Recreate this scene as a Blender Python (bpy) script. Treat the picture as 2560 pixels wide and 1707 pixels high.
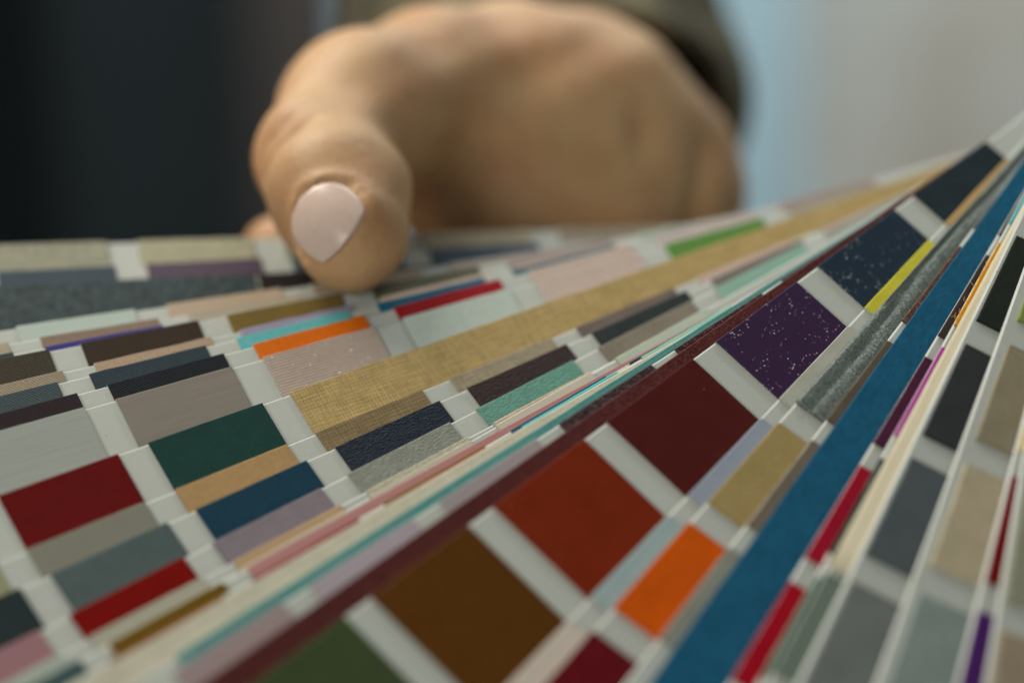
import bpy, bmesh, math, random
import numpy as np
from mathutils import Vector, Matrix

for o in list(bpy.data.objects):
    bpy.data.objects.remove(o, do_unlink=True)
scene = bpy.context.scene
R = math.radians

# ---------------------------------------------------------------- camera
cam_data = bpy.data.cameras.new('camera')
cam_data.sensor_fit = 'HORIZONTAL'
cam_data.sensor_width = 36.0
cam_data.lens = 105.47
cam_data.clip_start = 0.02
cam_data.clip_end = 20.0
cam_data.dof.use_dof = True
cam_data.dof.focus_distance = 0.3755
cam_data.dof.aperture_fstop = 6.2
cam_data.dof.aperture_blades = 0
cam = bpy.data.objects.new('camera', cam_data)
scene.collection.objects.link(cam)
cam.location = (0.0, 0.0, 1.15)
cam.rotation_euler = (R(70.0), 0.0, 0.0)
scene.camera = cam

# ---------------------------------------------------------------- world and light
world = bpy.data.worlds.new('World')
scene.world = world
world.use_nodes = True
bg = world.node_tree.nodes['Background']
bg.inputs['Color'].default_value = (0.86, 0.93, 0.88, 1.0)
bg.inputs['Strength'].default_value = 0.16

def area(name, loc, aim, size, power, col):
    d = bpy.data.lights.new(name, 'AREA')
    d.shape = 'SQUARE'; d.size = size; d.energy = power; d.color = col
    o = bpy.data.objects.new(name, d)
    scene.collection.objects.link(o)
    o.location = loc
    o.rotation_euler = (Vector(aim) - Vector(loc)).to_track_quat('-Z', 'Y').to_euler()
    return o

area('ceiling_light', (-0.17, 0.53, 1.27), (0.0, 0.40, 1.03), 0.16, 1.35, (1.0, 0.94, 0.83))
area('front_fill', (-0.50, -0.62, 1.40), (0.0, 0.42, 1.03), 0.5, 5.3, (1.0, 0.98, 0.92))  # added fill lamp behind the camera at left, lifts the palm

cy = scene.cycles
cy.max_bounces = 5; cy.diffuse_bounces = 3; cy.glossy_bounces = 2; cy.transmission_bounces = 2
cy.caustics_reflective = False; cy.caustics_refractive = False
cy.use_adaptive_sampling = True; cy.adaptive_threshold = 0.02; cy.adaptive_min_samples = 24
cy.use_denoising = True
cy.time_limit = 800.0

area('backdrop_fill', (0.12, 0.80, 1.52), (0.16, 1.36, 0.84), 0.3, 8.0, (0.93, 0.98, 1.0))  # added lamp out of frame, brightens the pale cloth and wall

scene.view_settings.view_transform = 'Standard'
scene.view_settings.look = 'None'
scene.view_settings.exposure = -0.30
scene.view_settings.gamma = 1.0
scene.view_settings.use_curve_mapping = False

# ---------------------------------------------------------------- helpers
def link(name, mesh, mat=None, parent=None):
    o = bpy.data.objects.new(name, mesh)
    scene.collection.objects.link(o)
    if mat is not None:
        mesh.materials.append(mat)
    if parent is not None:
        o.parent = parent
    return o

def empty(name, loc=(0, 0, 0)):
    o = bpy.data.objects.new(name, None)
    o.empty_display_size = 0.02
    scene.collection.objects.link(o)
    o.location = loc
    return o

def tag(o, label=None, category=None, group=None, kind=None):
    for k, v in (('label', label), ('category', category), ('group', group), ('kind', kind)):
        if v:
            o[k] = v
    return o

class NT:
    """tiny node-tree helper"""
    def __init__(self, name):
        self.mat = bpy.data.materials.new(name)
        self.mat.use_nodes = True
        self.t = self.mat.node_tree
        self.b = self.t.nodes['Principled BSDF']
    def n(self, typ, **kw):
        nd = self.t.nodes.new(typ)
        for k, v in kw.items():
            setattr(nd, k, v)
        return nd
    def put(self, sock, v):
        if hasattr(v, 'is_output'):
            self.t.links.new(v, sock)
        else:
            sock.default_value = v
    def math(self, op, a, b=0.0, c=None, clamp=False):
        m = self.n('ShaderNodeMath', operation=op)
        m.use_clamp = clamp
        self.put(m.inputs[0], a); self.put(m.inputs[1], b)
        if c is not None:
            self.put(m.inputs[2], c)
        return m.outputs[0]
    def obj(self):
        tc = self.n('ShaderNodeTexCoord')
        return tc.outputs['Object']
    def xyz(self, v):
        s = self.n('ShaderNodeSeparateXYZ'); self.put(s.inputs[0], v)
        return s.outputs
    def scaled(self, v, sx, sy, sz):
        m = self.n('ShaderNodeVectorMath', operation='MULTIPLY')
        self.put(m.inputs[0], v); m.inputs[1].default_value = (sx, sy, sz)
        return m.outputs[0]
    def noise(self, v, scale, detail=3.0, rough=0.55, dist=0.0):
        n = self.n('ShaderNodeTexNoise')
        self.put(n.inputs['Vector'], v)
        n.inputs['Scale'].default_value = scale
        n.inputs['Detail'].default_value = detail
        n.inputs['Roughness'].default_value = rough
        n.inputs['Distortion'].default_value = dist
        return n.outputs['Fac']
    def voronoi(self, v, scale, feature='F1', out='Distance', rnd=1.0):
        n = self.n('ShaderNodeTexVoronoi', feature=feature)
        self.put(n.inputs['Vector'], v)
        n.inputs['Scale'].default_value = scale
        n.inputs['Randomness'].default_value = rnd
        return n.outputs[out]
    def wave(self, coord, pitch):
        return self.math('MULTIPLY_ADD', self.math('SINE', self.math('MULTIPLY', coord, 2 * math.pi / pitch)), 0.5, 0.5)
    def tint(self, col, fac, lo, hi):
        """colour scaled between lo and hi by fac"""
        mr = self.n('ShaderNodeMapRange')
        self.put(mr.inputs['Value'], fac)
        mr.inputs['To Min'].default_value = lo; mr.inputs['To Max'].default_value = hi
        vm = self.n('ShaderNodeVectorMath', operation='SCALE')
        if hasattr(col, 'is_output'):
            self.t.links.new(col, vm.inputs[0])
        else:
            vm.inputs[0].default_value = col[:3]
        self.t.links.new(mr.outputs[0], vm.inputs['Scale'])
        return vm.outputs[0]
    def bump(self, h, dist, strength=1.0, normal=None):
        b = self.n('ShaderNodeBump')
        b.inputs['Distance'].default_value = dist
        b.inputs['Strength'].default_value = strength
        self.put(b.inputs['Height'], h)
        if normal is not None:
            self.t.links.new(normal, b.inputs['Normal'])
        return b.outputs['Normal']
    def finish(self, col=None, rough=None, normal=None, spec=None, **kw):
        if col is not None: self.put(self.b.inputs['Base Color'], col if hasattr(col, 'is_output') else (*col[:3], 1.0))
        if rough is not None: self.put(self.b.inputs['Roughness'], rough)
        if normal is not None: self.t.links.new(normal, self.b.inputs['Normal'])
        if spec is not None: self.b.inputs['Specular IOR Level'].default_value = spec
        for k, v in kw.items():
            self.put(self.b.inputs[k.replace('_', ' ')], v)
        return self.mat

def mix(a, b, t): return tuple(a[i] * (1 - t) + b[i] * t for i in range(3))

_cache = {}
def cloth(kind, col):
    key = (kind, col)
    if key in _cache:
        return _cache[key]
    k = NT(kind)
    v = k.obj()
    x, y, z = k.xyz(v)
    big = k.noise(v, 260, 3)
    fine = k.noise(v, 5200, 2)
    if kind == 'plain':
        m = k.finish(k.tint(col, big, 0.93, 1.07), 0.6, k.bump(fine, 0.00003, 0.4), 0.25)
    elif kind == 'satin':
        lines = k.noise(k.scaled(v, 0.08, 1, 1), 4200, 2)
        m = k.finish(k.tint(col, lines, 0.85, 1.15), 0.5, k.bump(lines, 0.00004, 0.4), 0.3)
    elif kind == 'brush':
        lines = k.noise(k.scaled(v, 0.03, 1, 1), 2400, 2, 0.65)
        m = k.finish(k.tint(col, lines, 0.84, 1.16), 0.5, k.bump(lines, 0.00003, 0.5), 0.3)
    elif kind == 'suede':
        f2 = k.noise(v, 1300, 3, 0.75)
        m = k.finish(k.tint(k.tint(col, big, 0.8, 1.2), f2, 0.78, 1.22), 0.85, k.bump(fine, 0.00006, 0.5), 0.1)
    elif kind == 'velvet':
        f2 = k.noise(k.scaled(v, 0.45, 1, 1), 1500, 3, 0.75, 0.6)
        m = k.finish(k.tint(k.tint(col, big, 0.75, 1.25), f2, 0.5, 1.5), 0.75, k.bump(f2, 0.00012, 0.5), 0.12)
    elif kind == 'weave':
        wa = k.noise(k.scaled(v, 1.0, 0.10, 1), 3000, 2, 0.7)
        we = k.noise(k.scaled(v, 0.10, 1.0, 1), 2600, 2, 0.7)
        warp = k.wave(k.math('ADD', x, k.math('MULTIPLY', we, 0.0007)), 0.00046)
        weft = k.wave(k.math('ADD', y, k.math('MULTIPLY', wa, 0.0007)), 0.00052)
        h = k.math('ADD', k.math('MULTIPLY', k.math('ADD', warp, weft), 0.4), k.math('ADD', wa, we))
        c = k.tint(k.tint(k.tint(col, big, 0.86, 1.14), k.math('MULTIPLY', k.math('ADD', wa, we), 0.5), 0.22, 1.78), k.math('MULTIPLY', k.math('ADD', warp, weft), 0.5), 0.84, 1.16)
        m = k.finish(c, 0.9, k.bump(h, 0.00005, 0.6), 0.05)
    elif kind in ('rib', 'ribglit'):
        pitch = 0.00043 if kind == 'ribglit' else 0.00038
        grain = k.noise(k.scaled(v, 0.3, 1, 1), 3600, 2)
        ribs = k.wave(k.math('ADD', y, k.math('MULTIPLY', grain, 0.00022)), pitch)
        c = k.tint(k.tint(col, ribs, 0.82, 1.12), grain, 0.82, 1.18)
        if kind == 'ribglit':
            cell = k.voronoi(v, 5200, 'F1', 'Color')
            sp = k.math('GREATER_THAN', k.xyz(cell)[0], 0.9955)
            mx = k.n('ShaderNodeMix', data_type='RGBA')
            k.put(mx.inputs['Factor'], sp); k.put(mx.inputs[6], c); mx.inputs[7].default_value = (0.9, 0.9, 0.85, 1)  # tiny glints of the ribs painted near white into the base colour
            c = mx.outputs[2]
        m = k.finish(c, 0.65, k.bump(ribs, 0.00005, 0.5), 0.2)
    elif kind == 'twill':
        gr = k.noise(v, 2600, 2)
        diag = k.math('ADD', k.math('ADD', k.math('MULTIPLY', x, 0.9), k.math('MULTIPLY', y, 0.75)), k.math('MULTIPLY', gr, 0.0003))
        tw = k.wave(diag, 0.00040)
        c = k.tint(k.tint(col, tw, 0.78, 1.16), gr, 0.72, 1.28)
        sp = k.math('GREATER_THAN', gr, 0.72)
        m = k.finish(c, k.math('SUBTRACT', 0.7, k.math('MULTIPLY', sp, 0.45)), k.bump(k.math('ADD', tw, gr), 0.00005, 0.6), 0.25)
    elif kind in ('leather', 'mottle'):
        st = k.scaled(v, 0.7, 1.25, 1)
        wr = k.noise(st, 1100, 3, 0.7, 1.2)
        cell = k.voronoi(st, 2100, 'DISTANCE_TO_EDGE')
        h = k.math('ADD', k.math('MULTIPLY', cell, 1.2, clamp=True), k.math('MULTIPLY', wr, 1.3))
        if kind == 'mottle':
            blot = k.noise(v, 780, 3, 0.75)
            m = k.finish(k.tint(k.tint(col, k.math('MULTIPLY_ADD', blot, 2.4, -0.7, clamp=True), 0.25, 2.0), wr, 0.7, 1.3), 0.6, k.bump(h, 0.00010, 0.6), 0.25)
        else:
            m = k.finish(k.tint(col, wr, 0.55, 1.45), 0.55, k.bump(h, 0.00013, 0.7), 0.28)
    elif kind == 'gloss':
        h = k.math('ADD', big, k.math('MULTIPLY', fine, 0.12))
        scr = k.math('GREATER_THAN', k.noise(k.scaled(v, 0.25, 1.0, 1), 620, 3, 0.8), 0.70)
        dust = k.math('LESS_THAN', k.voronoi(v, 420), 0.05)
        marks = k.math('MAXIMUM', k.math('MULTIPLY', scr, 0.10), k.math('MULTIPLY', dust, 0.35))
        mx = k.n('ShaderNodeMix', data_type='RGBA')
        k.put(mx.inputs['Factor'], marks); k.put(mx.inputs[6], k.tint(k.tint(col, big, 0.82, 1.18), fine, 0.9, 1.1)); mx.inputs[7].default_value = (0.45, 0.36, 0.30, 1)
        m = k.finish(mx.outputs[2], k.math('MULTIPLY_ADD', big, 0.3, 0.32), k.bump(h, 0.00008, 0.4), 0.12)
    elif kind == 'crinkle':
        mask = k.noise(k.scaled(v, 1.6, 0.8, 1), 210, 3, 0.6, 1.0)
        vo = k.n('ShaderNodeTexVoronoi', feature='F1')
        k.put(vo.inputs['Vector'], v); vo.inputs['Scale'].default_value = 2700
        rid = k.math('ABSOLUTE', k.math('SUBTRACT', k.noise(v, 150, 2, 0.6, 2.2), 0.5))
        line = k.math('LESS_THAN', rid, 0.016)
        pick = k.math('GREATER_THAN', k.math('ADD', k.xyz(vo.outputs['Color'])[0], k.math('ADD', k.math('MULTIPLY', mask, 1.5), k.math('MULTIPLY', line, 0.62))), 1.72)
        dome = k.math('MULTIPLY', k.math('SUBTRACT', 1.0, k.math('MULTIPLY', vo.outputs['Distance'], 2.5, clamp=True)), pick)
        painted_glint = k.math('MULTIPLY', k.math('MULTIPLY', dome, 2.2, clamp=True), k.math('MULTIPLY_ADD', k.xyz(vo.outputs['Color'])[1], 0.8, 0.1))  # sparkle of the glossy coating painted as pale flecks in the base colour
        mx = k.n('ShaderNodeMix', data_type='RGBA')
        k.put(mx.inputs['Factor'], painted_glint); k.put(mx.inputs[6], k.tint(k.tint(col, big, 0.85, 1.15), fine, 0.82, 1.18)); mx.inputs[7].default_value = (0.80, 0.80, 0.78, 1)
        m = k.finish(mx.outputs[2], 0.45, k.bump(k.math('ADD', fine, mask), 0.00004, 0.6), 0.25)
    elif kind in ('glitter', 'wrinkle', 'maroon'):
        sc = {'glitter': 5200, 'wrinkle': 5600, 'maroon': 6500}[kind]
        cell = k.voronoi(v, sc, 'F1', 'Color')
        cx_, cy_, cz_ = k.xyz(cell)
        gn = k.n('ShaderNodeCombineXYZ')
        amp = {'glitter': 0.6, 'wrinkle': 0.6, 'maroon': 0.4}[kind]
        k.put(gn.inputs[0], k.math('MULTIPLY', k.math('SUBTRACT', cx_, 0.5), amp))
        k.put(gn.inputs[1], k.math('MULTIPLY', k.math('SUBTRACT', cy_, 0.5), amp))
        gn.inputs[2].default_value = 0.0
        geo = k.n('ShaderNodeNewGeometry')
        add = k.n('ShaderNodeVectorMath', operation='ADD')
        k.put(add.inputs[0], geo.outputs['Normal']); k.put(add.inputs[1], gn.outputs[0])
        nrm = k.n('ShaderNodeVectorMath', operation='NORMALIZE'); k.put(nrm.inputs[0], add.outputs[0])
        c = k.tint(k.tint(col, big, 0.88, 1.12), cz_, 0.65, 1.35)
        m = k.finish(c, {'glitter': 0.4, 'wrinkle': 0.42, 'maroon': 0.5}[kind], nrm.outputs[0], 0.3,
                     Metallic={'glitter': 0.15, 'wrinkle': 0.08, 'maroon': 0.0}[kind])
    elif kind == 'rolled':
        lines = k.noise(k.scaled(v, 0.05, 1, 1), 2200, 2, 0.6)
        m = k.finish(k.tint(col, lines, 0.78, 1.16), 0.8, k.bump(lines, 0.00006, 0.5), 0.15)
    _cache[key] = m
    return m

def card_white():
    k = NT('white_card')
    v = k.obj()
    c = k.tint((0.605, 0.63, 0.575), k.noise(v, 180, 3), 0.96, 1.03)
    cell = k.voronoi(v, 500, 'F1', 'Distance')
    c = k.tint(c, k.math('GREATER_THAN', cell, 0.06), 0.7, 1.0)
    return k.finish(c, 0.42, k.bump(k.noise(v, 3000, 2), 0.00003, 0.4), 0.4)

def backing():
    k = NT('pale_backing')
    return k.finish(k.tint((0.56, 0.56, 0.50), k.noise(k.obj(), 3000, 2), 0.8, 1.15), 0.8, spec=0.15)

# ---------------------------------------------------------------- card table
CARDS = [
  # level, fan angle, edge offset, margin, swatches (outer end, inner end, colour, cloth, words)
  (-12, 11.43, -0.332, 0.0, [
    (9.789, 8.996, (0.3562, 0.3458, 0.2395), 'weave', 'beige woven'),
    (8.789, 7.996, (0.355, 0.3447, 0.2387), 'weave', 'beige woven'),
    (7.789, 6.996, (0.3758, 0.3704, 0.2788), 'weave', 'beige woven'),
    (6.789, 5.996, (0.457, 0.4379, 0.307), 'weave', 'beige woven'),
    (5.789, 4.996, (0.3497, 0.3247, 0.2154), 'weave', 'beige woven'),
    (4.789, 3.996, (0.5061, 0.4436, 0.3234), 'weave', 'beige woven'),
    (3.789, 2.996, (0.3372, 0.2867, 0.2221), 'weave', 'beige woven'),
    (2.789, 1.996, (0.274, 0.2442, 0.1939), 'weave', 'beige woven'),
  ]),
  (-11, 13.03, -0.265, 0.0, [
    (8.77, 7.977, (0.0918, 0.1176, 0.129), 'leather', 'slate grey leather'),
    (7.77, 6.977, (0.0448, 0.0702, 0.0958), 'leather', 'slate grey leather'),
    (6.77, 5.977, (0.1048, 0.0658, 0.1031), 'leather', 'dusty purple leather'),
    (5.77, 4.977, (0.0939, 0.1253, 0.143), 'leather', 'slate blue leather'),
    (4.77, 3.977, (0.0545, 0.0942, 0.1401), 'leather', 'slate blue leather'),
  ]),
  (-10, 12.37, -0.012, 0.0, [
    (10.2, 6.05, (0.0438, 0.0635, 0.0673), 'mottle', 'mottled charcoal leather'),
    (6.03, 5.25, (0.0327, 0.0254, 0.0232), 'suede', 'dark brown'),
    (5.15, 0.6, (0.0992, 0.1316, 0.1499), 'leather', 'slate blue leather'),
  ]),
  (-7, 18.98, -0.42, 0.0, [
    (8.744, 7.951, (0.5934, 0.6384, 0.5364), 'plain', 'off white'),
    (7.744, 6.951, (0.5283, 0.6161, 0.5512), 'plain', 'pale mint'),
    (6.744, 5.951, (0.55, 0.4221, 0.313), 'plain', 'pale beige'),
    (5.744, 4.951, (0.4705, 0.3665, 0.2682), 'plain', 'pale beige'),
    (4.744, 3.951, (0.4717, 0.4125, 0.3579), 'plain', 'pale grey pink'),
    (3.744, 2.951, (0.4037, 0.3764, 0.3252), 'plain', 'grey'),
    (2.744, 1.951, (0.3431, 0.3186, 0.2726), 'plain', 'grey'),
  ]),
  (-6, 19.77, -0.371, 0.0, [
    (8.635, 7.842, (0.4962, 0.4022, 0.2944), 'rib', 'beige ribbed'),
    (7.635, 6.842, (0.2952, 0.2084, 0.1494), 'rib', 'taupe ribbed'),
    (6.635, 5.842, (0.4999, 0.4252, 0.3261), 'rib', 'cream ribbed'),
  ]),
  (-5, 21.34, -0.455, 0.0, [
    (8.624, 7.831, (0.031, 0.0604, 0.0686), 'plain', 'dark teal'),
    (7.624, 6.831, (0.0444, 0.0382, 0.2426), 'plain', 'indigo'),
    (6.624, 5.831, (0.4703, 0.4393, 0.3539), 'plain', 'cream'),
  ]),
  (-4, 22.1, -0.479, 0.0, [
    (8.414, 7.621, (0.0554, 0.0439, 0.0238), 'twill', 'dark olive twill'),
    (7.414, 6.621, (0.0402, 0.0217, 0.0085), 'twill', 'dark brown twill'),
    (6.414, 5.621, (0.2216, 0.1526, 0.0451), 'suede', 'bronze brown'),
    (5.414, 4.621, (0.1468, 0.1444, 0.0972), 'twill', 'olive grey twill'),
    (4.414, 3.621, (0.3938, 0.3209, 0.3061), 'plain', 'grey pink'),
    (3.414, 2.621, (0.4555, 0.5301, 0.4437), 'plain', 'pale mint'),
    (2.414, 1.621, (0.3616, 0.3365, 0.2893), 'plain', 'stone grey'),
  ]),
  (-3, 23.97, -0.506, 0.0, [
    (8.39, 7.597, (0.3601, 0.2964, 0.2059), 'twill', 'beige twill'),
    (7.39, 6.597, (0.5107, 0.3671, 0.2513), 'twill', 'tan twill'),
    (6.39, 5.597, (0.3851, 0.374, 0.5209), 'rib', 'lavender ribbed'),
    (5.39, 4.597, (0.7665, 0.5825, 0.4511), 'plain', 'pale pink'),
    (4.39, 3.597, (0.7234, 0.5089, 0.3369), 'plain', 'peach'),
    (3.39, 2.597, (0.6264, 0.5572, 0.4562), 'plain', 'cream'),
  ]),
  (-2, 25.03, -0.529, 0.0, [
    (8.458, 7.665, (0.0603, 0.0878, 0.0965), 'twill', 'slate twill'),
    (7.458, 6.665, (0.0272, 0.0497, 0.0652), 'twill', 'dark slate twill'),
    (6.458, 5.665, (0.1586, 0.5736, 0.5881), 'rib', 'aqua ribbed'),
    (5.458, 4.665, (0.0147, 0.149, 0.2507), 'rib', 'teal blue'),
    (4.458, 3.665, (0.0761, 0.1693, 0.2287), 'rib', 'steel blue'),
    (3.458, 2.665, (0.3989, 0.3989, 0.3461), 'plain', 'grey'),
    (2.458, 1.665, (0.3348, 0.2879, 0.2252), 'plain', 'taupe'),
  ]),
  (-1, 26.29, -0.541, 0.0, [
    (8.383, 7.59, (0.039, 0.0273, 0.03), 'suede', 'dark plum'),
    (7.383, 6.59, (0.0035, 0.0078, 0.0125), 'twill', 'black'),
    (6.383, 5.59, (0.86, 0.1798, 0.002), 'rib', 'bright orange ribbed'),
    (5.383, 4.59, (0.3826, 0.0049, 0.0083), 'rib', 'bright red ribbed'),
    (4.383, 3.59, (0.6172, 0.4867, 0.4102), 'plain', 'pale beige'),
    (3.383, 2.59, (0.5954, 0.5044, 0.4685), 'plain', 'cream'),
    (2.383, 1.59, (0.4086, 0.3278, 0.2914), 'plain', 'taupe'),
  ]),
  (0, 26.75, -0.441, 0.0, [
    (9.395, 8.602, (0.3976, 0.449, 0.3733), 'plain', 'pale grey'),
    (8.395, 7.602, (0.3995, 0.4255, 0.3801), 'brush', 'pale silver'),
    (7.395, 6.602, (0.2741, 0.2371, 0.2), 'brush', 'taupe brushed'),
    (6.395, 5.602, (0.524, 0.4176, 0.3508), 'ribglit', 'pinkish beige ribbed'),
    (5.395, 4.602, (0.6112, 0.6868, 0.6135), 'rib', 'pale mint white'),
    (4.395, 3.602, (0.6736, 0.5308, 0.4566), 'rib', 'pale pink ribbed'),
    (3.395, 2.602, (0.1217, 0.2888, 0.0518), 'plain', 'grass green'),
    (2.395, 1.602, (0.414, 0.3868, 0.2886), 'plain', 'pale green'),
    (1.395, 0.602, (0.3348, 0.2879, 0.2252), 'plain', 'taupe'),
  ]),
  (1, 30.24, -0.481, 0.0, [
    (9.343, 8.55, (0.296, 0.3232, 0.2554), 'plain', 'grey'),
    (8.343, 7.55, (0.146, 0.0056, 0.0052), 'suede', 'dark red suede'),
    (7.343, 6.55, (0.017, 0.0598, 0.0524), 'suede', 'dark green suede'),
    (6.36, 0.6, (0.5199, 0.3765, 0.164), 'weave', 'long gold woven'),
  ]),
  (2, 32.75, -0.396, 0.0, [
    (9.361, 8.568, (0.3554, 0.3435, 0.2011), 'plain', 'khaki'),
    (8.361, 7.568, (0.2606, 0.2533, 0.1988), 'plain', 'stone grey'),
    (7.361, 6.568, (0.4951, 0.3141, 0.1432), 'suede', 'tan'),
    (6.361, 5.568, (0.268, 0.1997, 0.1069), 'weave', 'brown woven'),
    (5.361, 4.568, (0.4077, 0.3418, 0.2368), 'weave', 'beige woven'),
    (4.361, 3.568, (0.2057, 0.1616, 0.1387), 'suede', 'grey brown'),
    (3.361, 2.568, (0.6488, 0.4724, 0.4132), 'plain', 'pale pink'),
    (2.361, 1.568, (0.3928, 0.3212, 0.2174), 'plain', 'khaki'),
  ]),
  (3, 34.54, -0.415, 0.0, [
    (9.329, 8.536, (0.0269, 0.044, 0.044), 'suede', 'charcoal'),
    (8.329, 7.536, (0.1055, 0.1439, 0.1416), 'suede', 'blue grey'),
    (7.329, 6.536, (0.0138, 0.056, 0.0927), 'suede', 'dark teal'),
    (6.329, 5.536, (0.0058, 0.0143, 0.0315), 'leather', 'navy leather'),
    (5.329, 4.536, (0.0353, 0.0179, 0.0153), 'leather', 'dark brown leather'),
    (4.329, 3.536, (0.0178, 0.0272, 0.028), 'leather', 'charcoal leather'),
    (3.329, 2.536, (0.2209, 0.1906, 0.1628), 'plain', 'grey'),
    (2.329, 1.536, (0.5735, 0.4135, 0.3703), 'plain', 'pale pink'),
  ]),
  (4, 37.03, -0.456, 0.0, [
    (9.386, 8.593, (0.3987, 0.1967, 0.2191), 'plain', 'dusty pink'),
    (8.386, 7.593, (0.2277, 0.0037, 0.002), 'suede', 'bright red'),
    (7.386, 6.593, (0.2767, 0.2324, 0.2624), 'suede', 'mauve grey'),
    (6.386, 5.593, (0.289, 0.3046, 0.2556), 'leather', 'silver grey leather'),
    (5.386, 4.593, (0.1561, 0.3634, 0.2915), 'leather', 'sea green leather'),
    (4.386, 3.593, (0.2832, 0.2474, 0.1952), 'suede', 'grey taupe'),
    (3.386, 2.593, (0.3193, 0.5384, 0.4277), 'plain', 'pale green'),
    (2.386, 1.593, (0.3923, 0.4199, 0.3658), 'plain', 'pale grey'),
  ]),
  (5, 37.94, -0.372, 0.0, [
    (9.385, 8.592, (0.4531, 0.5117, 0.4391), 'plain', 'white'),
    (8.385, 7.592, (0.464, 0.4507, 0.3577), 'plain', 'cream'),
    (7.385, 6.592, (0.5504, 0.3665, 0.1973), 'plain', 'tan'),
    (6.385, 5.592, (0.5675, 0.5302, 0.3955), 'leather', 'cream leather'),
    (5.385, 4.592, (0.699, 0.53, 0.3645), 'leather', 'beige leather'),
    (4.385, 3.592, (0.3267, 0.4645, 0.1928), 'plain', 'leaf green'),
  ]),
  (6, 39.09, -0.427, 0.0, [
    (9.421, 8.628, (0.4531, 0.5117, 0.4391), 'plain', 'white'),
    (8.421, 7.628, (0.5171, 0.4801, 0.3477), 'plain', 'cream'),
    (7.421, 6.628, (0.6215, 0.5579, 0.4162), 'plain', 'cream'),
    (6.421, 5.628, (0.624, 0.5768, 0.4613), 'plain', 'cream'),
    (5.421, 4.628, (0.6676, 0.6357, 0.5171), 'plain', 'cream'),
    (4.421, 3.628, (0.5557, 0.6343, 0.5225), 'plain', 'pale green'),
  ]),
  (7, 38.33, -0.282, 0.0, [
    (9.364, 8.571, (0.0683, 0.1183, 0.1183), 'suede', 'dark teal'),
    (8.364, 7.571, (0.1792, 0.0993, 0.0067), 'suede', 'olive gold'),
    (7.39, 0.6, (0.5325, 0.2554, 0.2375), 'satin', 'long dusty pink'),
  ]),
  (8, 39.5, -0.331, 0.0, [
    (8.45, 7.657, (0.2776, 0.0878, 0.0104), 'plain', 'orange brown'),
    (7.45, 6.657, (0.3105, 0.0255, 0.0509), 'plain', 'crimson'),
    (6.45, 5.657, (0.3115, 0.1413, 0.0522), 'plain', 'brown'),
    (5.45, 4.657, (0.0145, 0.1013, 0.1711), 'plain', 'deep blue'),
    (4.45, 3.657, (0.0227, 0.0545, 0.1088), 'plain', 'navy'),
  ]),
  (9, 39.87, -0.319, 0.0, [
    (8.403, 7.61, (0.5215, 0.4915, 0.3447), 'plain', 'cream'),
    (7.403, 6.61, (0.5599, 0.5295, 0.3921), 'plain', 'cream'),
    (6.403, 5.61, (0.7087, 0.3851, 0.327), 'plain', 'dusty rose'),
    (5.403, 4.61, (0.1175, 0.6517, 0.6359), 'satin', 'bright turquoise'),
    (4.403, 3.61, (0.3907, 0.7234, 0.5561), 'plain', 'mint'),
  ]),
  (10, 39.47, -0.241, 0.0, [
    (10.2, 0.6, (0.7123, 0.6719, 0.5218), 'suede', 'long cream'),
  ]),
  (11, 41.51, -0.353, 0.0, [
    (9.36, 8.567, (0.3857, 0.4186, 0.3245), 'plain', 'grey'),
    (8.2, 0.6, (0.1235, 0.3428, 0.3213), 'weave', 'long teal woven'),
  ]),
  (12, 42.13, -0.341, 0.0, [
    (8.308, 7.515, (0.4267, 0.3208, 0.3159), 'plain', 'dusty mauve'),
    (7.308, 6.515, (0.4928, 0.4191, 0.4658), 'plain', 'lavender grey'),
    (6.308, 5.515, (0.4215, 0.3603, 0.3691), 'plain', 'mauve grey'),
    (5.308, 4.515, (0.0648, 0.0307, 0.0299), 'glitter', 'dark brown'),
    (4.308, 3.515, (0.0819, 0.0223, 0.0202), 'glitter', 'dark maroon'),
    (3.308, 2.515, (0.0935, 0.0247, 0.0206), 'glitter', 'dark maroon'),
  ]),
  (13, 43.7, -0.39, 0.0, [
    (10.2, 0.6, (0.0876, 0.0073, 0.0041), 'maroon', 'long dark maroon'),
  ]),
  (14, 45.12, -0.399, 0.0, [
    (9.137, 8.344, (0.0593, 0.0832, 0.0335), 'gloss', 'olive green'),
    (8.137, 7.344, (0.0592, 0.0863, 0.0336), 'gloss', 'olive green'),
    (7.137, 6.344, (0.1216, 0.0421, 0.0021), 'gloss', 'brown'),
    (6.137, 5.344, (0.2262, 0.0218, 0.002), 'gloss', 'rust red'),
    (5.137, 4.344, (0.0899, 0.0098, 0.0071), 'gloss', 'maroon patent'),
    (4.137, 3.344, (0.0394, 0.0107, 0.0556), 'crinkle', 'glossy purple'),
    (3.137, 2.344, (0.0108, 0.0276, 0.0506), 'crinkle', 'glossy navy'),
    (2.137, 1.344, (0.0205, 0.0346, 0.0421), 'gloss', 'glossy black'),
  ]),
  (15, 52.52, -0.376, 0.0, [
    (7.161, 6.368, (0.7487, 0.6516, 0.5533), 'plain', 'cream'),
    (6.161, 5.368, (0.3955, 0.5289, 0.535), 'plain', 'pale aqua'),
    (5.161, 4.368, (0.354, 0.4039, 0.498), 'plain', 'lavender blue'),
    (4.161, 3.368, (0.52, 0.5223, 0.4458), 'gloss', 'grey vinyl'),
    (3.161, 2.368, (0.7271, 0.6638, 0.0564), 'gloss', 'yellow vinyl'),
    (2.161, 1.368, (0.6061, 0.3967, 0.1646), 'gloss', 'tan'),
  ]),
  (16, 53.82, -0.363, 0.0, [
    (7.149, 6.356, (0.1569, 0.0059, 0.0112), 'suede', 'dark crimson'),
    (6.149, 5.356, (0.7592, 0.1148, 0.002), 'suede', 'bright orange'),
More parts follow.
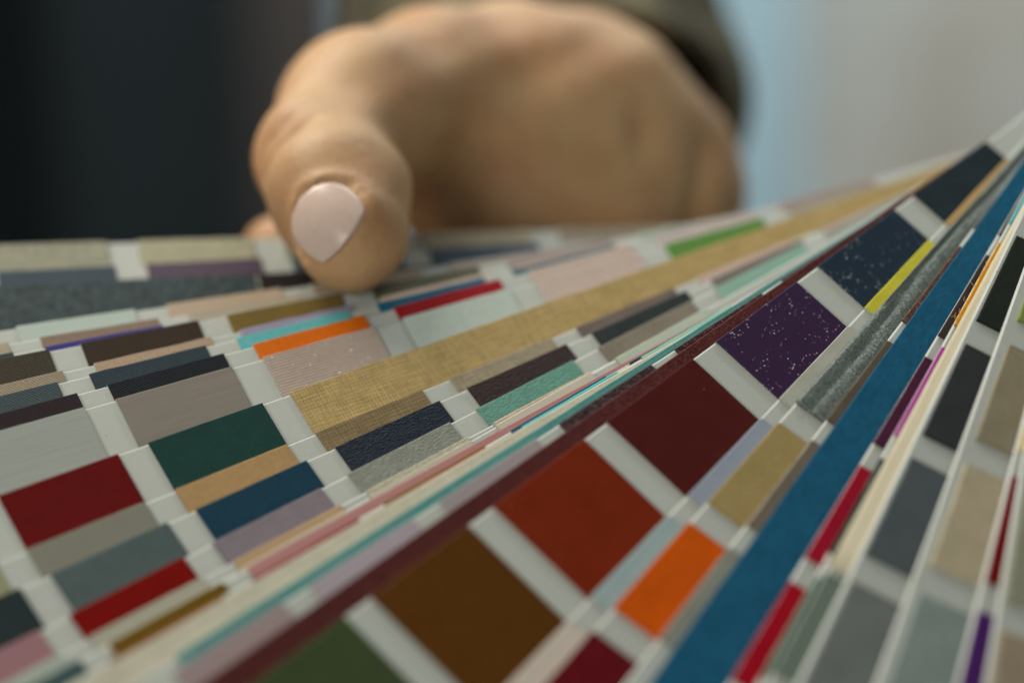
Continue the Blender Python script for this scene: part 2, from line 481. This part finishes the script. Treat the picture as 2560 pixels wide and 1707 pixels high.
    (5.149, 4.356, (0.4436, 0.3275, 0.1323), 'suede', 'khaki gold'),
    (4.15, 0.6, (0.1974, 0.2329, 0.2076), 'wrinkle', 'long wrinkled silver glitter'),
  ]),
  (17, 56.72, -0.353, 0.0, [
    (6.158, 5.365, (0.3171, 0.3224, 0.2687), 'suede', 'grey'),
    (5.158, 4.365, (0.2181, 0.1756, 0.128), 'suede', 'taupe'),
    (4.158, 3.365, (0.1429, 0.1119, 0.0802), 'suede', 'dark taupe'),
    (3.158, 2.365, (0.1405, 0.0579, 0.0355), 'glitter', 'bronze glitter'),
    (2.158, 1.365, (0.0496, 0.0465, 0.0377), 'suede', 'dark grey'),
  ]),
  (18, 58.0, -0.376, 0.0, [
    (10.2, 0.6, (0.0127, 0.1253, 0.2355), 'velvet', 'long blue suede'),
  ]),
  (19, 61.17, -0.358, 0.0, [
    (6.211, 5.418, (0.4549, 0.0039, 0.0181), 'suede', 'crimson'),
    (5.211, 4.418, (0.4191, 0.0074, 0.0311), 'suede', 'crimson'),
    (4.211, 3.418, (0.0888, 0.0196, 0.0502), 'suede', 'dark plum'),
    (3.211, 2.418, (0.0624, 0.0449, 0.0418), 'suede', 'dark brown'),
    (2.211, 1.418, (0.0377, 0.0405, 0.0277), 'suede', 'dark olive'),
  ]),
  (20, 62.81, -0.395, 0.0, [
    (6.123, 5.33, (0.0766, 0.1814, 0.116), 'suede', 'forest green'),
    (5.123, 4.33, (0.0299, 0.0742, 0.0589), 'suede', 'dark green'),
    (4.123, 3.33, (0.5069, 0.0789, 0.3808), 'suede', 'magenta'),
    (3.123, 2.33, (0.86, 0.3768, 0.0096), 'velvet', 'marigold orange'),
    (2.123, 1.33, (0.0325, 0.4299, 0.5011), 'suede', 'turquoise'),
  ]),
  (21, 63.05, -0.379, 0.0, [
    (6.12, 5.327, (0.1925, 0.2447, 0.1998), 'plain', 'grey green'),
    (5.25, 0.6, (0.7398, 0.6581, 0.4711), 'rolled', 'long rolled cream'),
  ]),
  (22, 64.85, -0.396, 0.028, [
    (7.117, 6.324, (0.2694, 0.2799, 0.2392), 'suede', 'pale grey'),
    (6.117, 5.324, (0.2047, 0.2301, 0.217), 'suede', 'mid grey'),
    (5.117, 4.324, (0.1059, 0.1312, 0.1364), 'suede', 'slate grey'),
    (4.117, 3.324, (0.0449, 0.0515, 0.0526), 'suede', 'charcoal grey'),
    (3.117, 2.324, (0.0258, 0.0326, 0.0258), 'suede', 'near black'),
    (2.117, 1.324, (0.2062, 0.1989, 0.1551), 'plain', 'grey'),
  ]),
  (23, 68.86, -0.386, 0.065, [
    (7.01, 6.217, (0.2799, 0.3245, 0.2799), 'suede', 'pale grey'),
    (6.01, 5.217, (0.2964, 0.3614, 0.3337), 'suede', 'pale grey'),
    (5.01, 4.217, (0.5636, 0.4814, 0.3258), 'suede', 'cream beige'),
    (4.01, 3.217, (0.3299, 0.2848, 0.1917), 'suede', 'taupe'),
    (3.01, 2.217, (0.265, 0.3211, 0.0904), 'suede', 'olive green'),
  ]),
  (24, 72.54, -0.384, 0.02, [
    (5.995, 5.202, (0.0832, 0.0185, 0.1561), 'suede', 'purple'),
    (4.995, 4.202, (0.2078, 0.0051, 0.0066), 'suede', 'dark red'),
    (3.995, 3.202, (0.7602, 0.5392, 0.1221), 'suede', 'yellow'),
    (2.995, 2.202, (0.2238, 0.1519, 0.0956), 'suede', 'brown'),
  ]),
  (25, 76.12, -0.586, 0.03, [
    (6.1, 5.307, (0.3951, 0.3208, 0.2215), 'suede', 'tan'),
    (5.1, 4.307, (0.3522, 0.3522, 0.2557), 'suede', 'pale olive'),
    (4.1, 3.307, (0.3659, 0.3659, 0.2812), 'suede', 'pale grey'),
  ]),
]

# ---------------------------------------------------------------- the backdrop, far out of focus
def sheet(name, width, height, mat, folds, depth, seed, parent=None, thick=0.004, nx=90, nz=40, edge=0.0):
    """a hanging sheet with vertical folds, thickness included; x to the right, z up"""
    rnd = random.Random(seed)
    ph = [rnd.uniform(0, 6.28) for _ in range(5)]
    verts, faces = [], []
    for side in (0, 1):
        for j in range(nz + 1):
            t = j / nz
            for i in range(nx + 1):
                s = i / nx
                y = depth * (math.sin(s * folds * 6.283 + ph[0] + 0.7 * math.sin(3 * t + ph[1]))
                             + 0.5 * math.sin(s * folds * 2.3 * 6.283 + ph[2] + 1.2 * t)
                             + 0.3 * math.sin(t * 5 + ph[3] + s * 4))
                xx = (s - 0.5) * width + edge * math.sin(t * 4 + ph[4]) * 0.5
                verts.append((xx, y + side * thick, (t - 0.5) * height))
    w = nx + 1; off = (nx + 1) * (nz + 1)
    for j in range(nz):
        for i in range(nx):
            a = j * w + i
            faces.append((a, a + 1, a + w + 1, a + w))
            faces.append((off + a, off + a + w, off + a + w + 1, off + a + 1))
    for i in range(nx):
        faces.append((i, off + i, off + i + 1, i + 1))
        a = nz * w + i
        faces.append((a, a + 1, off + a + 1, off + a))
    for j in range(nz):
        a = j * w
        faces.append((a, a + w, off + a + w, off + a))
        b = a + nx
        faces.append((b, off + b, off + b + w, b + w))
    me = bpy.data.meshes.new(name)
    me.from_pydata(verts, [], faces)
    me.polygons.foreach_set('use_smooth', [True] * len(me.polygons))
    return link(name, me, mat, parent)

def fabric(name, col, scale=60):
    k = NT(name)
    v = k.obj()
    c = k.tint(k.tint(col, k.noise(v, 9, 3), 0.85, 1.15), k.noise(v, scale * 12, 2), 0.9, 1.1)
    return k.finish(c, 0.85, k.bump(k.noise(v, scale * 20, 2), 0.0006, 0.5), 0.2)

def patchy(name, c1, c2, scale):
    k = NT(name); v = k.obj()
    mx = k.n('ShaderNodeMix', data_type='RGBA')
    k.put(mx.inputs['Factor'], k.math('MULTIPLY_ADD', k.noise(v, scale, 2), 3.2, -1.1, clamp=True))
    mx.inputs[6].default_value = (*c1, 1); mx.inputs[7].default_value = (*c2, 1)
    return k.finish(k.tint(mx.outputs[2], k.noise(v, 900, 2), 0.9, 1.1), 0.85, spec=0.2)

wall_m = fabric('painted_wall', (0.66, 0.88, 0.98))
me = bpy.data.meshes.new('wall')
bm = bmesh.new()
bmesh.ops.create_cube(bm, size=1.0)
bmesh.ops.scale(bm, vec=(3.0, 0.08, 2.4), verts=bm.verts)
bm.to_mesh(me); bm.free()
wall = link('wall', me, wall_m)
wall.location = (0.0, 1.40, 0.80)
tag(wall, kind='structure')

o = sheet('dark_cloth', 0.62, 1.0, fabric('dark_fabric', (0.014, 0.0195, 0.0215)), 4.0, 0.018, 3)
o.location = (-0.402, 1.02, 0.86)
tag(o, 'near black cloth out of focus at the left behind the thumb', 'cloth')
o = sheet('brown_cloth', 0.42, 1.0, fabric('brown_fabric', (0.085, 0.071, 0.063)), 3.0, 0.014, 8)
o.location = (-0.275, 1.16, 0.84)
tag(o, 'dark brown cloth between the near black cloth and the hand', 'cloth')
o = sheet('pale_cloth', 0.42, 0.9, patchy('pale_fabric', (0.50, 0.44, 0.36), (0.66, 0.72, 0.70), 11.0), 0.9, 0.012, 12, edge=0.04)
o.location = (0.292, 0.98, 0.86)
tag(o, 'pale grey beige draped cloth out of focus behind the right of the fan', 'cloth')

# ---------------------------------------------------------------- the fan deck
P = 0.020            # one swatch plus one gap along a card, metres
LEVEL = 0.0013914    # height between neighbouring cards on the rivet
SW_T = 0.00045       # swatch thickness
CARD_T = 0.00050
CARD_W = 1.5
deck = empty('swatch_fan')
deck.matrix_world = Matrix(((-0.978264, 0.0, 0.207363, 0.083831),
                            (-0.114569, -0.83351, -0.540495, 0.413015),
                            (0.172839, -0.552504, 0.815393, 1.024637),
                            (0, 0, 0, 1)))
tag(deck, 'fanned deck of white sample cards with rows of coloured cloth and leather swatches', 'swatch fan')
white = card_white()
back_m = backing()
BACKED = ('weave', 'twill', 'rib', 'ribglit', 'plain', 'brush', 'leather', 'crinkle', 'gloss')
rnd = random.Random(5)

def slab(x0, x1, y0, y1, z0, z1, nx, ny, cham, jit, seed, wave=None, sides=False):
    """a slab with a chamfered, slightly uneven rim; top is a grid"""
    rr = random.Random(seed)
    xs = [x0 + (x1 - x0) * i / nx for i in range(nx + 1)]
    ys = [y0 + (y1 - y0) * (j / ny) ** 1.4 for j in range(ny + 1)]
    verts, faces = [], []
    ex = {}
    def rim(i, j):
        dx = rr.uniform(-jit, jit) if i in (0, nx) else 0
        dy = rr.uniform(-jit, jit) if j in (0, ny) else 0
        return dx, dy
    top = {}
    for j in range(ny + 1):
        for i in range(nx + 1):
            dx, dy = rim(i, j)
            ex[i, j] = (dx, dy)
            ix = cham if i == 0 else (-cham if i == nx else 0)
            iy = cham if j == 0 else (-cham if j == ny else 0)
            zz = z1 + rr.uniform(-jit, jit) * 0.35
            if wave:
                zz += wave(xs[i], ys[j])
            top[i, j] = len(verts)
            verts.append((xs[i] + ix * (1 if x1 > x0 else -1) + dx, ys[j] + iy + dy, zz))
    for j in range(ny):
        for i in range(nx):
            faces.append((top[i, j], top[i + 1, j], top[i + 1, j + 1], top[i, j + 1]))
    ring = [(i, 0) for i in range(nx)] + [(nx, j) for j in range(ny)] + [(i, ny) for i in range(nx, 0, -1)] + [(0, j) for j in range(ny, 0, -1)]
    mid, low = [], []
    for (i, j) in ring:
        dx, dy = ex[i, j]
        zt = verts[top[i, j]][2]
        mid.append(len(verts)); verts.append((xs[i] + dx, ys[j] + dy, max(z0 + 0.00002, zt - cham)))
        low.append(len(verts)); verts.append((xs[i] + dx, ys[j] + dy, z0))
    n = len(ring)
    for q in range(n):
        q2 = (q + 1) % n
        faces.append((top[ring[q]], mid[q], mid[q2], top[ring[q2]]))
        faces.append((mid[q], low[q], low[q2], mid[q2]))
    faces.append(tuple(reversed(low)))
    me = bpy.data.meshes.new('slab')
    me.from_pydata(verts, [], faces)
    if sides:
        n0 = nx * ny
        me.polygons.foreach_set('material_index', [0] * n0 + [0, 1] * n + [1])
    bmm = bmesh.new(); bmm.from_mesh(me)
    bmesh.ops.recalc_face_normals(bmm, faces=bmm.faces)
    bmm.to_mesh(me); bmm.free()
    return me

def wrinkle(x, y):
    yy = (y + 0.0075) / 0.02
    xx = x / 0.02
    s = math.sin(yy * 25 + 0.9 + 1.1 * math.sin(xx * 0.9) + 0.35 * math.sin(xx * 3.1))
    w = -0.00070 * (1 - abs(s)) ** 4 + 0.00005 * math.sin(yy * 90 + xx * 2.7 + 1.0)
    return w + 0.00025

for ci, (lev, ang, off, margin, sws) in enumerate(CARDS):
    rnd.seed(ci * 7 + 1)
    y0 = off * P
    me = slab(-0.6 * P, 10.35 * P, y0 - margin * P, y0 + CARD_W * P, -SW_T - CARD_T, -SW_T - 0.00001, 2, 1, 0.00028, 0.0, ci)
    card = link('card', me, white, deck)
    card.location = (0, 0, lev * LEVEL)
    card.rotation_euler = (0, 0, R(ang))
    for si, (ra, rb, col, kind, words) in enumerate(sws):
        long_ = ra - rb > 1.5
        nx = 7 if not long_ else 28; ny = 1
        cham, jit, wv, top = 0.00012, 0.00002, None, 0.0
        if kind in ('weave', 'twill', 'rib', 'ribglit', 'velvet'):
            jit = 0.00005
        if kind in ('suede',):
            cham = 0.00016
        if kind == 'wrinkle':
            ny = 36; nx = 60; wv = wrinkle; cham = 0.0002
        if kind == 'rolled':
            cham = 0.00045; top = 0.0004; jit = 0.00004
        ins = 0.0 if long_ else rnd.uniform(0.0, 0.00012)
        dr = rnd.uniform(-0.006, 0.006) * P
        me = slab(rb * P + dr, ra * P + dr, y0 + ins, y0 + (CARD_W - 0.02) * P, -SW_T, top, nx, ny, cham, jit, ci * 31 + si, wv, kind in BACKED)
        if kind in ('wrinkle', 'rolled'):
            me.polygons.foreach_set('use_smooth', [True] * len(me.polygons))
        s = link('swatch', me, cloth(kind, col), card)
        if kind in BACKED:
            me.materials.append(back_m)
        s['label'] = words + (' strip' if long_ else ' swatch')

# a few loose threads at the cut ends of the cloth
def thread(parent, pts, r, mat):
    verts, faces = [], []
    m = 5
    for i, p in enumerate(pts):
        p = Vector(p)
        d = (Vector(pts[min(i + 1, len(pts) - 1)]) - Vector(pts[max(i - 1, 0)])).normalized()
        a = d.cross(Vector((0.3, 0.2, 1))).normalized(); b_ = d.cross(a)
        for j in range(m):
            t = 2 * math.pi * j / m
            verts.append(tuple(p + (a * math.cos(t) + b_ * math.sin(t)) * r))
    for i in range(len(pts) - 1):
        for j in range(m):
            faces.append((i * m + j, i * m + (j + 1) % m, (i + 1) * m + (j + 1) % m, (i + 1) * m + j))
    me = bpy.data.meshes.new('thread')
    me.from_pydata(verts, [], faces)
    return link('thread', me, mat, parent)

by_words = {}
for o in scene.objects:
    if o.get('label') and o.parent and o.parent.parent is deck:
        by_words.setdefault(o['label'], o)
def threads(label, n, colour, seed, span=0.9):
    s = by_words.get(label)
    if not s:
        return
    rr = random.Random(seed)
    xs = [q.co.x for q in s.data.vertices]; ys = [q.co.y for q in s.data.vertices]
    x1, y0 = max(xs), min(ys)
    k = NT('thread_cloth'); m = k.finish(colour, 0.8)
    for i in range(n):
        x = x1 - rr.random() ** 2 * (x1 - min(xs)) * span
        p = Vector((x, y0 + 0.0002, -0.0001)); a = rr.uniform(0, 6.28)
        pts = [tuple(p)]
        for q in range(10):
            a += rr.uniform(-0.7, 0.7)
            p = p + Vector((math.cos(a) * 0.00022, -abs(math.sin(a)) * 0.00010, 0.00004 * math.sin(q)))
            pts.append(tuple(p))
        thread(s.parent, pts, 0.000035, m)
threads('marigold orange swatch', 7, (0.75, 0.36, 0.03), 3)
threads('long gold woven strip', 4, (0.55, 0.45, 0.22), 5, 0.3)
threads('dark brown leather swatch', 3, (0.30, 0.24, 0.16), 7)

# rivet through all cards, and its two washers
k = NT('rivet_metal'); rivet_m = k.finish((0.55, 0.54, 0.5), 0.3, Metallic=1.0)
me = bpy.data.meshes.new('rivet')
bm = bmesh.new()
bmesh.ops.create_cone(bm, cap_ends=True, segments=32, radius1=0.0022, radius2=0.0022, depth=40 * LEVEL)
bmesh.ops.create_cone(bm, cap_ends=True, segments=32, radius1=0.0040, radius2=0.0030, depth=0.0012, matrix=Matrix.Translation((0, 0, 20 * LEVEL)))
bmesh.ops.create_cone(bm, cap_ends=True, segments=32, radius1=0.0030, radius2=0.0040, depth=0.0012, matrix=Matrix.Translation((0, 0, -20 * LEVEL)))
bm.to_mesh(me); bm.free()
rv = link('rivet', me, rivet_m, deck)
rv.location = (0, 0, 6.5 * LEVEL)

# ---------------------------------------------------------------- the hand
def surface_nets(f, origin, h):
    nx, ny, nz = f.shape
    neg = f < 0
    cnt = np.zeros((nx - 1, ny - 1, nz - 1), np.float32)
    acc = np.zeros((nx - 1, ny - 1, nz - 1, 3), np.float32)
    corners = [(i, j, k) for i in (0, 1) for j in (0, 1) for k in (0, 1)]
    def sub(a, c): return a[c[0]:nx - 1 + c[0], c[1]:ny - 1 + c[1], c[2]:nz - 1 + c[2]]
    for c in corners:
        for ax in range(3):
            if c[ax] == 0:
                d = list(c); d[ax] = 1; d = tuple(d)
                fa, fb = sub(f, c), sub(f, d)
                m = sub(neg, c) != sub(neg, d)
                t = np.where(m, fa / np.where(m, fa - fb, 1), 0)
                p = np.zeros(m.shape + (3,), np.float32)
                for q in range(3):
                    p[..., q] = c[q]
                p[..., ax] += t
                acc += p * m[..., None]
                cnt += m
    act = cnt > 0
    idx = -np.ones(act.shape, np.int64)
    idx[act] = np.arange(act.sum())
    cell = np.argwhere(act)
    verts = (cell + acc[act] / cnt[act][:, None]) * h + origin
    faces = []
    for ax in range(3):
        a1, a2 = (ax + 1) % 3, (ax + 2) % 3
        sl = [slice(1, n - 1) for n in (nx, ny, nz)]
        sl[ax] = slice(0, (nx, ny, nz)[ax] - 1)
        s0 = tuple(sl)
        sl2 = list(sl); sl2[ax] = slice(1, (nx, ny, nz)[ax])
        s1 = tuple(sl2)
        m = neg[s0] != neg[s1]
        base = np.argwhere(m)
        for q in range(3):
            if q != ax: base[:, q] += 1
        fl = neg[tuple(base.T)]
        def cellidx(d1, d2):
            b = base.copy(); b[:, a1] -= d1; b[:, a2] -= d2
            return idx[tuple(b.T)]
        quad = np.stack([cellidx(0, 0), cellidx(1, 0), cellidx(1, 1), cellidx(0, 1)], 1)
        quad[~fl] = quad[~fl][:, ::-1]
        faces.append(quad)
    return verts, np.concatenate(faces)

def cap(p, a, b, ra, rb):
    a = np.array(a, np.float32); b = np.array(b, np.float32)
    ab = b - a
    t = np.clip(((p - a) @ ab) / (ab @ ab), 0, 1)
    return np.linalg.norm(p - a - t[..., None] * ab, axis=-1) - (ra + (rb - ra) * t)

def smin(a, b, k):
    h = np.clip(0.5 + 0.5 * (b - a) / k, 0, 1)
    return b + (a - b) * h - k * h * (1 - h)

TIP = (-0.0213, 0.37647, 1.02799); IP = (-0.02598, 0.39481, 1.03304); PROX = (-0.0212, 0.40942, 1.03518)
MCP = (-0.01173, 0.42567, 1.03306); TH1 = (-0.0006, 0.43514, 1.02984); TH2 = (0.00882, 0.43897, 1.02281)
TH3 = (0.01725, 0.44201, 1.01361); TH5 = (-0.00179, 0.42878, 1.02112); TH4 = (0.00725, 0.43236, 1.01343); WR = (0.00726, 0.47584, 1.01007); FO = (0.0110, 0.530, 1.0095)
mid = (-0.02318, 0.38494, 1.03077)

# four fingers curled behind the back card: points in deck space (outward, across, up)
def D(x, y, z): return tuple(deck.matrix_world @ Vector((x, y, z)))
back = -13.2 * LEVEL
FING = []
for q, (r0, ln) in enumerate(((4.9, 1.0), (4.2, 1.1), (3.5, 1.0), (2.9, 0.75))):
    c0 = D(r0 * P, (1.30 + 0.17 * 0 - 1.9) * P + 0.0, 0)
    a_ = math.radians(11.4)
    def F(r, l, z):
        return D(math.cos(a_) * r * P - math.sin(a_) * l * P, math.sin(a_) * r * P + math.cos(a_) * l * P, z)
    FING.append([F(r0 - 0.2, -0.75, back - 0.021), F(r0, -0.25, back - 0.0155), F(r0 + 0.15, 0.15 * ln, back - 0.0095), F(r0 + 0.25, 0.9 * ln, back - 0.0078)])

FING[0] = [(-0.00187, 0.44519, 0.9985), (-0.012, 0.4375, 0.9945), (-0.0245, 0.4270, 0.9985), (-0.0325, 0.4118, 1.0128)]
NA = np.array((0.5025, -0.833, -0.2316)); ND = np.array((-0.499, -0.4952, 0.7112)); NS = np.cross(NA, ND)
NA /= np.linalg.norm(NA); ND /= np.linalg.norm(ND); NS /= np.linalg.norm(NS)
NC = np.array(TIP) + NA * 0.0019 + NS * 0.0011
NL, NW = 0.0047, 0.0050

def hand_base(p):
    d = cap(p, TIP, mid, 0.0076, 0.0090)
    d = smin(d, cap(p, mid, IP, 0.0090, 0.0088), 0.003)
    d = smin(d, cap(p, IP, PROX, 0.0088, 0.0106), 0.003)
    d = smin(d, cap(p, PROX, MCP, 0.0106, 0.0122), 0.006)
    pal = cap(p, MCP, TH1, 0.0120, 0.0138)
    pal = smin(pal, cap(p, TH1, TH2, 0.0138, 0.0164), 0.006)
    pal = smin(pal, cap(p, TH2, TH3, 0.0164, 0.0178), 0.006)
    pal = smin(pal, cap(p, TH4, TH3, 0.017, 0.017), 0.006)
    pal = smin(pal, cap(p, TH5, TH4, 0.0150, 0.0165), 0.006)
    pal = smin(pal, cap(p, TH5, TH2, 0.0150, 0.0160), 0.006)
    pal = smin(pal, cap(p, TH2, WR, 0.0155, 0.018), 0.010)
    pal = smin(pal, cap(p, WR, FO, 0.018, 0.021), 0.010)
    d = smin(d, pal, 0.005)
    for fg in FING:
        g = cap(p, fg[0], fg[1], 0.0088, 0.0084)
        g = smin(g, cap(p, fg[1], fg[2], 0.0084, 0.0078), 0.002)
        g = smin(g, cap(p, fg[2], fg[3], 0.0078, 0.0066), 0.002)
        d = smin(d, g, 0.0025)
    return d

def nail_uv(p):
    q = p - NC
    return q @ NA, q @ NS, q @ ND

def trace(c, d):
    t = 0.013
    for _ in range(60):
        t -= 0.8 * float(hand_base((c + d * t)[None, :].astype(np.float32))[0])
    return t

for _ in range(3):                                    # seat the nail square on the skin
    S_ = NC + ND * trace(NC, ND)
    g_ = np.array([float(hand_base((S_ + dv)[None, :].astype(np.float32))[0] - hand_base((S_ - dv)[None, :].astype(np.float32))[0])
                   for dv in np.eye(3) * 0.0012])
    ND = g_ / np.linalg.norm(g_)
    NA = NA - ND * (NA @ ND); NA /= np.linalg.norm(NA)
    NS = np.cross(NA, ND)
    NC = S_ - ND * 0.008
NAIL_H = trace(NC, ND) + 0.00010
def nail_height(u, w):
    return NAIL_H - w * w / (2 * 0.0070) - (u + 0.0012) ** 2 / (2 * 0.018)

CREASES = []
def crease(center, across, half, depth, sig):
    c = np.array(center); a = np.array(across, float); a /= np.linalg.norm(a)
    CREASES.append((c - a * half, c + a * half, depth, sig))
ip_dir = np.array((-0.55, -0.62, 0.56)); ip_dir /= np.linalg.norm(ip_dir)
ip_d = np.array(IP) + ip_dir * trace(np.array(IP), ip_dir)
for s_, dp in ((-0.0032, 0.0018), (-0.0006, 0.0026), (0.0024, 0.0018)):
    crease(ip_d + NA * s_, NS, 0.0058, dp, 0.0010)
for a_, b_, dp, sg in (([0.01877, 0.42417, 1.02892], [0.01246, 0.42392, 1.01361], 0.0016, 0.0028),
                       ([0.02748, 0.43025, 1.02223], [0.02509, 0.42698, 1.01325], 0.0015, 0.0030),
                       ([-0.01113, 0.41397, 1.03598], [-0.01203, 0.41935, 1.01569], 0.0012, 0.0022)):
    CREASES.append((np.array(a_), np.array(b_), dp, sg))

def hand_sdf(p):
    d = hand_base(p)
    u, v, w = nail_uv(p)
    near = np.exp(-((w - 0.008) / 0.004) ** 2)
    e = np.sqrt((u / NL) ** 2 + (v / NW) ** 2)
    back_side = np.clip(0.5 - u / 0.004, 0, 1)
    hh = nail_height(u, v)
    inside = np.clip((1.10 - e) / 0.08, 0, 1) * (np.abs(w - hh) < 0.003)
    d = d + inside * np.maximum(0, np.minimum(0.0012, (w - (hh - 0.00045)) - d))
    d = d - near * 0.0007 * np.exp(-((e - 1.32) / 0.15) ** 2) * np.maximum(back_side, np.clip((np.abs(v) - 0.004) / 0.002, 0, 1))
    d = d + near * 0.0008 * np.exp(-((e - 1.09) / 0.085) ** 2) * np.clip(1.0 - u / 0.003, 0, 1)
    for a, b, dp, sg in CREASES:
        ds = cap(p, a, b, 0.0, 0.0)
        d = d + dp * np.exp(-(ds / sg) ** 2)
    # soft irregularity of flesh
    d = d + 0.00035 * np.sin(p[..., 0] * 310 + 2 * np.sin(p[..., 2] * 190)) * np.sin(p[..., 2] * 260 + p[..., 1] * 170)
    return d

person = empty('person', (0.0123, 0.50, 1.01))
tag(person, 'hand in a dark olive sleeve pressing its thumb down on the fanned cards', 'person')
k = NT('skin')
v = k.obj()
blot = k.math('MULTIPLY_ADD', k.noise(v, 75, 3, 0.6), 2.2, -0.6, clamp=True)
pores = k.noise(v, 1500, 3, 0.6)
mx = k.n('ShaderNodeMix', data_type='RGBA')
k.put(mx.inputs['Factor'], blot)
mx.inputs[6].default_value = (0.50, 0.258, 0.122, 1); mx.inputs[7].default_value = (0.61, 0.40, 0.212, 1)
c = k.tint(mx.outputs[2], pores, 0.93, 1.07)
skin = k.finish(c, 0.52, k.bump(k.math('ADD', k.math('ADD', pores, k.math('MULTIPLY', k.voronoi(v, 900, 'DISTANCE_TO_EDGE'), 0.8)), k.math('MULTIPLY', k.noise(v, 260, 3, 0.65, 0.8), 1.6)), 0.00020, 0.5), 0.35,
                Subsurface_Weight=0.12, Subsurface_Radius=(0.004, 0.002, 0.0012), Subsurface_Scale=0.6)

H = 0.00082
lo = np.array((-0.050, 0.360, 0.955)); hi = np.array((0.052, 0.545, 1.056))
dims = np.ceil((hi - lo) / H).astype(int) + 1
gx = (lo[0] + H * np.arange(dims[0])).astype(np.float32)
gy = (lo[1] + H * np.arange(dims[1])).astype(np.float32)
gz = (lo[2] + H * np.arange(dims[2])).astype(np.float32)
f = np.empty(tuple(dims), np.float32)
for i in range(dims[0]):
    g = np.stack(np.meshgrid(gx[i:i + 1], gy, gz, indexing='ij'), -1)[0]
    f[i] = hand_sdf(g)
vv, ff = surface_nets(f, lo, H)
me = bpy.data.meshes.new('hand')
inv = person.matrix_world.inverted()
me.from_pydata((vv - np.array(person.location)).tolist(), [], ff.tolist())
me.polygons.foreach_set('use_smooth', [True] * len(me.polygons))
hand = link('hand', me, skin, person)
sm = hand.modifiers.new('smooth', 'SMOOTH'); sm.iterations = 2; sm.factor = 0.35
tag(hand, 'bare tan hand with bent thumb')

# thumb nail: a curved plate laid on the skin
k = NT('nail'); v = k.obj()
nail_m = k.finish(k.tint((0.74, 0.56, 0.47), k.noise(v, 700, 2), 0.92, 1.08), 0.24, k.bump(k.noise(k.scaled(v, 1, 1, 1), 800, 2), 0.00004, 0.4), 0.6,
                  Subsurface_Weight=0.1, Subsurface_Radius=(0.002, 0.001, 0.0008), Coat_Weight=0.25, Coat_Roughness=0.22)
nu, nv = 22, 22
verts, faces = [], []
for side in (0, 1):
    for i in range(nu + 1):
        for j in range(nv + 1):
            a = -1 + 2 * i / nu; b = -1 + 2 * j / nv
            wid = math.sqrt(max(0.0, 1 - (max(0.0, -a)) ** 2.6)) * (1 - 0.12 * max(0, a) ** 2)
            u = a * NL - 0.0014 * max(0.0, a) * b * b
            w = b * NW * max(wid, 0.05)
            hgt = nail_height(u, w)
            pt = NC + NA * u + NS * w + ND * (hgt - 0.00035 * side) - np.array(person.location)
            verts.append(tuple(pt))
w_ = nv + 1; off_ = (nu + 1) * w_
for i in range(nu):
    for j in range(nv):
        a = i * w_ + j
        faces.append((a, a + w_, a + w_ + 1, a + 1))
        faces.append((off_ + a, off_ + a + 1, off_ + a + w_ + 1, off_ + a + w_))
for j in range(nv):
    a = nu * w_ + j
    faces.append((a, off_ + a, off_ + a + 1, a + 1)); faces.append((j, j + 1, off_ + j + 1, off_ + j))
for i in range(nu):
    a = i * w_
    faces.append((a, off_ + a, off_ + a + w_, a + w_)); b = a + nv
    faces.append((b, b + w_, off_ + b + w_, off_ + b))
me = bpy.data.meshes.new('thumb_nail')
me.from_pydata(verts, [], faces)
bm = bmesh.new(); bm.from_mesh(me)
bmesh.ops.recalc_face_normals(bm, faces=bm.faces); bm.to_mesh(me); bm.free()
me.polygons.foreach_set('use_smooth', [True] * len(me.polygons))
nail = link('thumb_nail', me, nail_m, person)
tag(nail, 'short glossy thumb nail')

# sleeve: a wrinkled tube round the wrist
path = [Vector((0.0115, 0.458, 1.0165)), Vector((0.0080, 0.495, 1.0170)), Vector((0.004, 0.555, 1.0160)), Vector((0.003, 0.64, 1.012)), Vector((0.0, 0.74, 1.01))]
rad = [0.0235, 0.0312, 0.033, 0.036, 0.039]
verts, faces = [], []
ns, nr = 48, 40
rr = random.Random(4)
ph = [rr.uniform(0, 6) for _ in range(4)]
for shell in (0, 1):
    for i in range(nr + 1):
        t = i / nr * (len(path) - 1); q = min(int(t), len(path) - 2); fr = t - q
        c = path[q].lerp(path[q + 1], fr); r = rad[q] * (1 - fr) + rad[q + 1] * fr
        ax = (path[q + 1] - path[q]).normalized()
        sx = ax.cross(Vector((0, 0, 1))).normalized(); sy = sx.cross(ax)
        for j in range(ns):
            a = 2 * math.pi * j / ns
            rw = r * (1 + 0.05 * math.sin(i * 0.9 + 2 * math.sin(a + ph[0])) + 0.05 * math.sin(3 * a + ph[1] + i * 0.2)) - shell * 0.0022
            if i == 0: rw *= 0.97
            verts.append(tuple(c + (sx * math.cos(a) + sy * math.sin(a)) * rw - Vector(person.location)))
off_ = (nr + 1) * ns
for i in range(nr):
    for j in range(ns):
        a = i * ns + j; b = i * ns + (j + 1) % ns
        faces.append((a, b, b + ns, a + ns)); faces.append((off_ + a, off_ + a + ns, off_ + b + ns, off_ + b))
for j in range(ns):
    a = j; b = (j + 1) % ns
    faces.append((a, off_ + a, off_ + b, b))
me = bpy.data.meshes.new('sleeve')
me.from_pydata(verts, [], faces)
bm = bmesh.new(); bm.from_mesh(me)
bmesh.ops.recalc_face_normals(bm, faces=bm.faces); bm.to_mesh(me); bm.free()
me.polygons.foreach_set('use_smooth', [True] * len(me.polygons))
sl = link('sleeve', me, patchy('olive_cloth', (0.035, 0.030, 0.021), (0.20, 0.175, 0.105), 60), person)
tag(sl, 'dark olive sleeve cuff')
